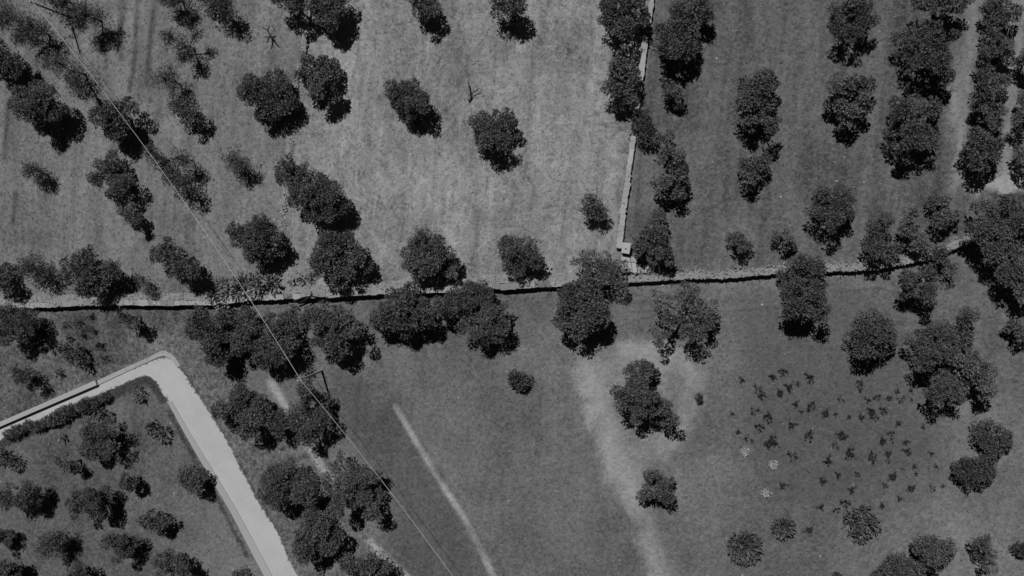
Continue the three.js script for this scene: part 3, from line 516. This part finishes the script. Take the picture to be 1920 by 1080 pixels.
  ['leafy', 'dense egg-shaped coarse-leaved shrub above the plot of seedlings', '1635,616,36 1624,642,32 1646,640,30', { h: 2.3, den: 1.3 }],
  ['olive', 'left part crown of the giant clustered olives at right, by the egg-shaped shrub', '1724,640,26 1762,626,27 1732,672,26 1772,662,27', { h: 4 }],
  ['olive', 'right part crown of the giant clustered olives at right', '1802,644,27 1816,682,27 1842,702,26 1850,732,18 1800,712,22', { h: 4 }],
  ['olive', 'lowest crown of the giant clustered olives, casting a big round shadow', '1768,716,24 1790,740,17 1756,740,20', { h: 4.6 }],
  ['olive', 'small olive touching the top of the giant clustered olives', '1816,592,17 1804,604,13', { h: 2.6 }],
  ['olive', 'small dark olive cut by the right edge above the lower field', '1904,614,17 1918,624,12', { h: 2.6 }],
  ['bush', 'dense clipped-looking shrub, upper of two touching at the right', '1848,812,24 1872,824,24 1856,838,20', { h: 1.5 }],
  ['bush', 'smooth dome-shaped shrub, lower of two touching at the right', '1812,880,26 1840,880,25 1826,888,26', { h: 1.3 }],
  // lower middle
  ['olive', 'big irregular olive standing inside the pale dirt loop', '1196,702,26 1216,698,18 1166,742,22 1200,740,29 1228,766,29 1254,784,20 1190,772,23'],
  ['olive', 'rounded olive standing on the fork of the dirt track', '1224,896,17 1246,904,15 1210,924,15 1234,924,16 1250,930,12', { h: 2.8 }],
  ['bush', 'tiny bush on the outer rim of the dirt loop', '1310,746,7', { h: 0.4 }],
  ['olive', 'large olive on the verge right of the road bend', '460,744,28 434,770,24 486,770,24 466,800,24 440,796,16', { h: 4 }],
  ['olive', 'olive just below the pale pole, on the pale stone strip', '576,736,22 530,790,23 560,780,27 592,790,25 606,756,18 576,818,18', { den: 0.9, h: 3.8 }],
  ['olive', 'olive beside the road, upper left of the lower tree clump', '520,900,27 550,884,27 530,930,26 576,920,27 500,932,18'],
  ['olive', 'olive crossed by the lower cable in the lower tree clump', '640,870,18 622,910,23 662,900,26 692,890,18 642,940,25 692,930,23 700,960,16', { den: 0.8 }],
  ['olive', 'feathery olive overhanging the road near the bottom edge', '590,984,27 570,1014,24 610,1010,29 582,1040,20'],
  ['olive', 'olive cut by the bottom edge, right of the feathery roadside olive', '660,1060,21 696,1060,23 720,1072,16'],
  // grove inside the road bend
  ['olive', 'largest olive inside the road bend, near the roadside weeds', '168,812,24 200,806,21 164,840,21 196,840,20', { den: 0.8, h: 4.4 }],
  ['olive', 'small olive at the lower left of the largest olive in the bend', '118,868,14 140,878,11', { den: 0.8, h: 3 }],
  ['olive', 'olive near the left edge of the grove, below the spiky prickly pear', '24,932,23 50,940,19 56,920,15', { den: 0.8, h: 4 }],
  ['olive', 'broad olive in the middle of the grove, below the largest', '154,936,21 182,934,20 150,956,14 184,956,17', { den: 0.85, h: 3.8 }],
  ['olive', 'small olive between the largest olive and the round one by the kerb', '236,902,14 250,910,12', { den: 0.8, h: 3 }],
  ['olive', 'round olive next to the grey kerb', '350,894,20 372,900,19 360,910,18', { h: 2.4 }],
  ['olive', 'olive second from the kerb, below the round olive', '284,976,19 304,980,18', { h: 3 }],
  ['sparse', 'thin greyish olive low in the grove near the left', '94,1020,20 112,1010,16', { den: 1.4 }],
  ['olive', 'dark olive in the lower middle of the grove', '214,1020,20 240,1020,19 228,1036,14', { h: 3.2 }],
  ['olive', 'olive cut by the bottom edge, nearest the kerb', '310,1060,21 340,1062,18 318,1040,9', { den: 0.9 }],
  ['olive', 'olive cut by the left edge low in the grove', '-4,1010,19', { h: 3.4 }],
  ['olive', 'olive in the bottom left corner of the grove', '10,1070,22 30,1078,16', { h: 3 }],
  ['olive', 'olive cut by the bottom edge between the grove corner and the kerb', '146,1076,20', { h: 2.6 }],
  ['bush', 'low weedy bush at the bottom edge against the kerb', '452,1078,14', { h: 0.5, den: 0.6 }],
  // bottom right
  ['olive', 'round olive at the bottom edge below the seedling plot, left of three', '1680,1062,34 1660,1080,24 1704,1078,22', { h: 2.4 }],
  ['olive', 'shaggy round olive at the bottom edge, middle of three', '1736,1024,24 1766,1030,26 1750,1056,25', { h: 3 }],
  ['olive', 'narrow oval olive at the bottom edge, right of three', '1840,1018,17 1850,1046,21', { h: 2.6 }],
  ['bush', 'dark shrub cut by the right edge near the bottom', '1914,1030,14', { h: 0.9 }],
  ['bush', 'low bush cut by the bottom edge below the coarse prickly pear', '1570,1080,9', { h: 0.4 }],
  ['hedge', 'low hedge bush on the road bank, nearest the left edge', '16,814,7 28,809,8 40,803,8 52,798,8', { h: 0.4 }],
  ['hedge', 'low hedge bush on the road bank, second from the left edge', '64,801,8 76,796,9 88,790,9', { h: 0.4 }],
  ['hedge', 'low hedge bush on the road bank, third from the left edge', '100,785,10 112,779,12 126,773,11', { h: 0.5 }],
  ['hedge', 'long low hedge bush on the road bank beside the prickly pear', '138,769,10 152,763,10 166,758,11 182,751,9 198,744,8', { h: 0.4 }],
];
TREES.forEach(tree);

// ------------------------------------------------------------------ prickly pears
const padGeo = (() => { const g = new THREE.SphereGeometry(1, 8, 6); g.scale(0.5, 1, 0.16); g.translate(0, 0.9, 0); g.deleteAttribute('normal'); g.deleteAttribute('uv'); return g; })();
function cactus(label, s, seed, o = {}) {
  R = mulberry(5000 + seed * 13); const lb = s.split(' ').map((q) => q.split(',').map(Number)), cx = lb.reduce((a, l) => a + l[0], 0) / lb.length, cy = lb.reduce((a, l) => a + l[1], 0) / lb.length, k = mpp(cx, cy), H = o.h ?? 1.2, base = at(cx, cy, H * 0.5); base.y = 0;
  const t = thing('prickly_pear', base.x, base.z, label, 'cactus', 'prickly pear cacti'), mb = new MB(), wood = new MB();
  for (const [lx, ly, lr] of lb) {
    const c = at(lx, ly, H * 0.5).sub(base), r = lr * k; c.y = 0;
    const n = Math.round((o.den ?? 1) * 26 * r * r) + 10;
    for (let q = 0; q < n; q++) {
      const a = rr(0, 6.283), f = Math.sqrt(R()), p = V(c.x + Math.cos(a) * r * f * 0.92, H * (1 - 0.62 * f * f) * rr(0.35, 1), c.z + Math.sin(a) * r * f * 0.92);
      const size = rr(0.17, 0.29) * (o.size ?? 1), lean = (o.radial ? 0.35 + 0.9 * f : 0.25 + 0.8 * f) * rr(0.6, 1.25), qa = new THREE.Quaternion().setFromUnitVectors(V(0, 1, 0), V(Math.cos(a) * Math.sin(lean), Math.cos(lean), Math.sin(a) * Math.sin(lean)).add(V(gauss() * 0.75, gauss() * 0.3, gauss() * 0.75)).normalize()), qb = new THREE.Quaternion().setFromAxisAngle(V(0, 1, 0), rr(0, 6.283));
      TMP.compose(p, qa.multiply(qb), V(size, size * rr(0.9, 1.4) * (o.long ?? 1), size)); mb.add(padGeo, TMP, rr(0.09, 0.2) * (o.g ?? 1));
      if (q % 5 === 0) wood.tube([V(c.x + (p.x - c.x) * 0.4, -0.02, c.z + (p.z - c.z) * 0.4), V(c.x + (p.x - c.x) * 0.7, p.y * 0.5, c.z + (p.z - c.z) * 0.7), p], [0.12, 0.1, 0.07], 5, 0.1);
    }
  }
  stuff(mesh('stem', wood.geo(), M.bark, t)); stuff(mesh('pads', mb.geo(), M.pad, t));
}
[
  ['large prickly pear thicket spilling over the wall under the cable', '404,554,18 428,542,24 456,538,28 486,534,26 510,536,20 420,572,16', { h: 2.3, den: 0.8, g: 1.55, size: 1.3 }],
  ['straggling prickly pear on the rubble bank, right of the large thicket', '548,528,8 566,524,9 582,520,8', { h: 1.0, size: 0.9, g: 1.3 }],
  ['prickly pear mound in the weeds, nearest the dark olive at the left edge', '80,636,12 96,648,13', { h: 1.6, g: 0.8 }],
  ['prickly pear mound in the weeds, middle of the patch', '120,656,13 136,668,13', { h: 1.6, g: 0.8 }],
  ['prickly pear mound in the weeds, nearest the road, with star-edged shadow', '150,672,16 162,684,12 150,656,11', { h: 2.4, g: 0.8 }],
  ['small spiky prickly pear at the inner corner of the road bend', '262,740,13', { h: 1.1, g: 0.7, radial: 1 }],
  ['spiky prickly pear at the top of the largest olive in the bend', '178,768,13 196,778,13', { h: 1.5, g: 0.75, long: 1.3 }],
  ['prickly pear with jagged black shadow, inside the bend near the kerb', '284,802,14 302,812,16', { h: 1.9, g: 0.9 }],
  ['prickly pear at the left edge of the grove', '8,858,16 28,868,15', { h: 1.4, g: 0.8, long: 1.2 }],
  ['tiny prickly pear left of the largest olive in the bend', '121,822,6', { h: 0.9, g: 0.8 }],
  ['rosette-shaped prickly pear left of the lower seedling plot, largest finger pads', '1396,1028,32', { h: 1.7, g: 0.8, radial: 1, long: 1.15, den: 2.6, size: 1.1 }],
  ['small rounded prickly pear right of the rosette-shaped one', '1469,990,21', { h: 1.3, g: 0.75, radial: 1, long: 1.1, den: 2.4 }],
  ['large mounded prickly pear with pale pads below the seedling plot', '1606,976,24 1628,984,24 1612,1000,20 1620,960,14', { h: 1.3, g: 0.85, den: 2 }],
].forEach(([l, s, o], k) => cactus(l, s, k, o));

// ------------------------------------------------------------------ seedlings and weeds
function plantGeo(seed, n, H, spread, g) {
  R = mulberry(seed); const mb = new MB();
  for (let k = 0; k < n; k++) {
    const a = rr(0, 6.28), tilt = rr(0.25, 1.25) * spread, L = H * rr(0.55, 1.1), d = V(Math.cos(a) * Math.sin(tilt), Math.cos(tilt), Math.sin(a) * Math.sin(tilt)), p = V(gauss() * 0.12, 0, gauss() * 0.12);
    mb.tube([p, p.clone().addScaledVector(d, L * 0.8)], [0.03, 0.015], 4, 0.07);
    const m = 5 + (R() * 6 | 0);
    for (let q = 0; q < m; q++) { const b = p.clone().addScaledVector(d, L * rr(0.25, 0.85)), e = V(d.x + gauss(), d.y * 0.6 + gauss() * 0.6 + 0.2, d.z + gauss()).normalize(), s = V(gauss(), gauss(), gauss()).cross(e).normalize(); mb.leaf(b, e, s, rr(0.25, 0.58), rr(0.09, 0.19), g * rr(0.6, 1.4)); }
  }
  return mb.geo();
}
const plantGeos = [[71, 9, 0.9, 1], [72, 6, 1.1, 0.8], [73, 12, 0.7, 1.1], [74, 4, 0.9, 1], [75, 7, 1.2, 0.7], [76, 10, 1.0, 1.1]].map(([s, n, h, sp]) => plantGeo(s, n, h, sp, 0.05));
const SEEDLINGS = '1390,714,1 1468,696,1.2 1449,709,1 1420,731,1.2 1426,742,1.2 1519,708,1.3 1480,728,1.3 1497,721,.8 1462,738,1 1414,771,1.2 1439,779,1.5 1493,759,1 1502,774,.7 1520,763,1.4 1547,777,1.1 1577,749,.9 1566,778,.6 1592,783,.7 1372,777,.8 1423,801,1.3 1384,812,.7 1404,823,1.2 1446,828,1.6 1436,834,1.1 1485,797,1.2 1515,815,1.4 1578,817,1.3 1567,836,1 1613,717,1.1 1614,734,.7 1627,752,.9 1644,746,1 1667,748,.8 1689,750,1 1684,735,.7 1708,734,.7 1710,752,.5 1655,770,1.1 1634,774,1.2 1641,786,1 1615,784,.9 1684,794,.9 1731,802,.7 1670,814,.9 1655,828,1 1674,827,.7 1698,830,.8 1702,846,1.1 1746,852,.8 1636,858,1.5 1665,852,.9 1665,865,.8 1591,850,1.5 1554,864,1.3 1572,893,1 1607,890,.8 1673,895,1.2 1692,882,.5 1714,877,.7 1719,890,.6 1755,876,.7 1659,911,.8 1708,917,1.1 1748,918,.9 1769,913,.6 1598,920,1.1 1687,938,.8 1584,944,1.3 1654,951,.8 1485,857,1.4 1542,903,1.1 1468,912,1.2 1538,953,1.1 1568,958,1 1517,995,1';
R = mulberry(77);
const ONES = ['', 'first', 'second', 'third', 'fourth', 'fifth', 'sixth', 'seventh', 'eighth', 'ninth', 'tenth', 'eleventh', 'twelfth', 'thirteenth', 'fourteenth', 'fifteenth', 'sixteenth', 'seventeenth', 'eighteenth', 'nineteenth'], TENS = ['', '', 'twent', 'thirt', 'fort', 'fift', 'sixt', 'sevent'];
const ordinal = (n) => (n < 20 ? ONES[n] : n % 10 ? TENS[n / 10 | 0] + 'y-' + ONES[n % 10] : TENS[n / 10 | 0] + 'ieth');
const rank = (list) => { const xs = list.map((q) => Number(q.split(',')[0])), order = xs.map((_, k) => k).sort((a, b) => xs[a] - xs[b] || a - b); return xs.map((_, k) => ordinal(order.indexOf(k) + 1)); };
const seedRank = rank(SEEDLINGS.split(' '));
SEEDLINGS.split(' ').forEach((q, k) => { const [x, y, s] = q.split(',').map(Number), p = at(x, y - 2, 0.3), m = mesh('seedling', plantGeos[k % 6], M.leaf); m.position.set(p.x, 0, p.z); m.rotation.y = rr(0, 6.28); m.scale.setScalar(s * 0.8); tag(m, (s > 1.25 ? 'large' : s < 0.85 ? 'tiny' : 'small') + ' dark spiky seedling, ' + seedRank[k] + ' from the left in the scattered plot', 'plant', 'scattered seedlings'); });
'170,594 122,609 130,636 176,622 154,627 147,604 187,648 195,674 112,701'.split(' ').forEach((q, k, all) => { const [x, y] = q.split(',').map(Number), p = at(x, y, 0.5), m = mesh('weed_plant', plantGeos[(k + 2) % 6], M.leaf); m.position.set(p.x, 0, p.z); m.rotation.y = rr(0, 6.28); m.scale.setScalar(rr(0.9, 1.3)); tag(m, 'dark spiky weed above the roadside wall, ' + rank(all)[k] + ' from the left of nine', 'plant', 'weeds above the road'); });
[[1397, 848, 'pale dried-out bush left of the seedlings, upper of three'], [1450, 872, 'pale dried-out bush among the seedlings, middle of three'], [1436, 924, 'pale dried-out bush at the lower left of the seedlings']].forEach(([x, y, l], k) => {
  R = mulberry(81 + k); const mb = new MB(); for (let q = 0; q < 420; q++) { const d = dirUp(0), p = d.clone().multiplyScalar(0.72 * Math.sqrt(R())); p.y = 0.05 + p.y * 0.5; d.set(gauss(), 0.35 + gauss() * 0.4, gauss()).normalize(); const s = V(gauss(), gauss() * 0.3, gauss()).cross(d).normalize(); mb.leaf(p, d, s, rr(0.15, 0.35), rr(0.08, 0.16), rr(0.42, 0.6)); }
  const p = at(x, y, 0.2), m = mesh('dry_bush', mb.geo(), M.grass); m.position.set(p.x, 0, p.z); tag(m, l, 'bush', 'dried bushes');
});
// agave-like plant under the wall
{ const p = at(553, 575, 0.3), m = mesh('weed_plant', plantGeos[1], M.leaf); m.position.set(p.x, 0, p.z); tag(m, 'single dark spiky plant under the wall, right of the large prickly pear', 'plant'); }
// dead wood
function deadWood(x, y, seed, h, label, limbs) {
  R = mulberry(seed); const b = at(x, y), mb = new MB();
  for (const l of limbs) mb.tube(l.map(([u, v, w]) => V(u, w ?? 0.12, v)), l.map((_, k) => 0.13 * (1 - k / (l.length + 0.3))), 6, 0.035);
  const m = mesh('dead_branch', mb.geo(), M.bark); m.position.set(b.x, 0, b.z); tag(m, label, 'branch', 'dead branches');
}
deadWood(884, 183, 1, 0.5, 'forked black dead branch lying in the hay field', [[[-0.3, 0.6, 0.1], [0, 0.1, 0.3], [0.3, -0.6, 0.5], [1.2, -1.1, 0.7], [1.5, -1.2, 0.8]], [[0, 0.1, 0.3], [-0.1, -0.9, 0.4], [-0.3, -2, 0.5], [-0.6, -2.4, 0.4]], [[-0.3, 0.6, 0.1], [-0.5, 0.2, 0.2]]]);
deadWood(512, 68, 2, 1.5, 'leafless dead sapling left of the ruined stone line', [[[0, 0.8, 0], [-0.1, 0, 0.7], [-0.3, -0.6, 1.2], [-1, -1, 1.6], [-1.9, -1.2, 1.8]], [[-0.1, 0, 0.7], [0.4, 0.6, 1.1], [0.9, 1, 1.2]], [[-0.1, 0, 0.7], [-0.4, 0.9, 1], [-0.6, 1.3, 1]], [[-0.3, -0.6, 1.2], [0.2, -1.1, 1.6]]]);
deadWood(585, 556, 3, 1.3, 'bare dry branch lying along the wall top right of the prickly pears', [[[-2.4, 0.7, 1.3], [-1, 0.1, 1.42], [0.4, -0.2, 1.4], [2, 0, 1.38], [3.2, -0.1, 1.4]], [[0.4, -0.2, 1.4], [-0.6, 0.5, 1.38], [-1.6, 0.9, 1.3]], [[0.4, -0.2, 1.4], [0.6, -0.9, 1.6]]]);
// fence posts on the wall
R = mulberry(88);
'1022,537 1056,536 1130,533 1192,528 1256,524 1325,521 1358,521 1390,518 1422,516 1575,508 1603,507'.split(' ').forEach((q, k, all) => {
  const [x, y] = q.split(',').map(Number), h0 = x < 1158 ? 1.23 : 1.0, p = at(x, y - 2, h0), g = new THREE.CylinderGeometry(0.035, 0.055, 1.0, 7); g.translate(0, 0.5, 0); const t = new THREE.Group(); t.name = 'fence_post'; t.position.set(p.x, h0 - 0.06, p.z); t.rotation.z = rr(-0.06, 0.06);
  mesh('stake', g, mat(0.12), t); const w = new THREE.TorusGeometry(0.06, 0.012, 5, 10); w.rotateX(Math.PI / 2); w.translate(0, 0.86, 0); mesh('wire_tie', w, mat(0.3, { roughness: 0.5 }), t);
  tag(t, 'thin fence stake on the lower edge of the long wall, ' + rank(all)[k] + ' from the left', 'post', 'fence stakes on the wall');
});

// ------------------------------------------------------------------ ground cover that nobody could count
function scatter(name, label, cat, geo, material, spots) {
  const m = new THREE.InstancedMesh(geo, material, spots.length); m.name = name; m.castShadow = m.receiveShadow = true; const c = new THREE.Color();
  spots.forEach(([x, y, z, s, g], k) => { TMP.compose(V(x, y, z), QU.setFromEuler(EU.set(0, rr(0, 6.28), 0)), V(s, s * rr(0.7, 1.3), s)); m.setMatrixAt(k, TMP); m.setColorAt(k, c.setRGB(g, g, g)); });
  stuff(m, label, cat); scene.add(m);
}
const tuft = (() => { R = mulberry(3); const mb = new MB(); for (let k = 0; k < 9; k++) { const a = rr(0, 6.28), t = rr(0.7, 1.45), d = V(Math.cos(a) * Math.sin(t), Math.cos(t), Math.sin(a) * Math.sin(t)); mb.leaf(V(gauss() * 0.15, 0, gauss() * 0.15), d, V(-Math.sin(a), 0, Math.cos(a)), rr(0.5, 1.1), rr(0.08, 0.2), rr(0.7, 1.2)); } return mb.geo(); })();
const pick = (a, x, z) => a[Math.min(TH - 1, Math.max(0, ((z - Z0) / (Z1 - Z0) * TH) | 0)) * TW + Math.min(TW - 1, Math.max(0, ((x - X0) / (X1 - X0) * TW) | 0))];
{
  R = mulberry(4); const straws = [], weeds = [], pebbles = [];
  for (let k = 0; k < 150000; k++) { const x = rr(X0 + 8, X1 - 8), z = rr(Z0 + 8, Z1 - 8), a = pick(albedo, x, z), weedy = pick(A.weedy, x, z), hay = pick(A.hay, x, z), gz = pick(A.grazed, x, z), vg = pick(A.verge, x, z) + pick(A.apron, x, z); if (pick(A.track, x, z) > 0.6 || pick(A.road, x, z) > 0.3) continue;
    if (hay > 0.5 || gz > 0.5) { if (R() < 0.55) straws.push([x, 0, z, rr(0.15, 0.4), a * rr(0.85, 1.6)]); } else if (weedy > 0.5 || vg > 0.5) weeds.push([x, 0, z, rr(0.15, 0.5), a * rr(0.5, 1.5)]); else if (R() < 0.35) weeds.push([x, 0, z, rr(0.12, 0.3), a * rr(0.6, 1.7)]); }
  const bank = (s, n, spread, s0, s1, g0, g1) => { const tr = new Track(path(s)); for (let k = 0; k < n; k++) { const p = tr.at(R() * tr.len, gauss() * spread); if (pick(A.road, p.x, p.z) < 0.3) weeds.push([p.x, 0, p.z, rr(s0, s1), rr(g0, g1)]); } };
  bank('0,834 60,806 120,777 200,744 262,714', 1700, 0.7, 0.25, 0.6, 0.07, 0.18);
  bank('262,712 284,716 296,732 308,752', 220, 0.6, 0.3, 0.65, 0.08, 0.17);
  bank('341,690 362,720 401,781 431,830 484,935 527,1003 555,1067', 380, 0.22, 0.15, 0.4, 0.08, 0.25);
  bank('316,770 340,815 370,870 410,940 465,1045', 700, 0.4, 0.15, 0.4, 0.06, 0.18);
  for (let k = 0; k < 9000; k++) { const x = rr(X0 + 8, X1 - 8), z = rr(Z0 + 8, Z1 - 8), pl = pick(A.plough, x, z), gv = pick(A.grove, x, z), hy = pick(A.hay, x, z); if (hy > 0.4 || pick(A.road, x, z) > 0.2 || R() > 0.25 + 0.6 * pl + 0.35 * gv) continue; pebbles.push([x, 0.01, z, rr(0.03, 0.09) * (R() < 0.06 ? 2 : 1), rr(0.25, 0.5)]); }
  const clods = new THREE.IcosahedronGeometry(1, 0), white = new Float32Array(clods.attributes.position.count * 3).fill(1); clods.setAttribute('color', new THREE.BufferAttribute(white, 3)); clods.scale(1, 0.6, 1);
  scatter('dry_straw', 'dry straw stubble covering the hay field', 'straw', tuft, M.grass, straws);
  scatter('weeds', 'low grass and weeds covering the lower fields', 'grass', tuft, M.grass, weeds);
  scatter('pebbles', 'pale pebbles strewn over the tilled soil', 'pebbles', clods, M.stone, pebbles);
}
console.log('tree triangles', triangles);
renderer.render(scene, camera);
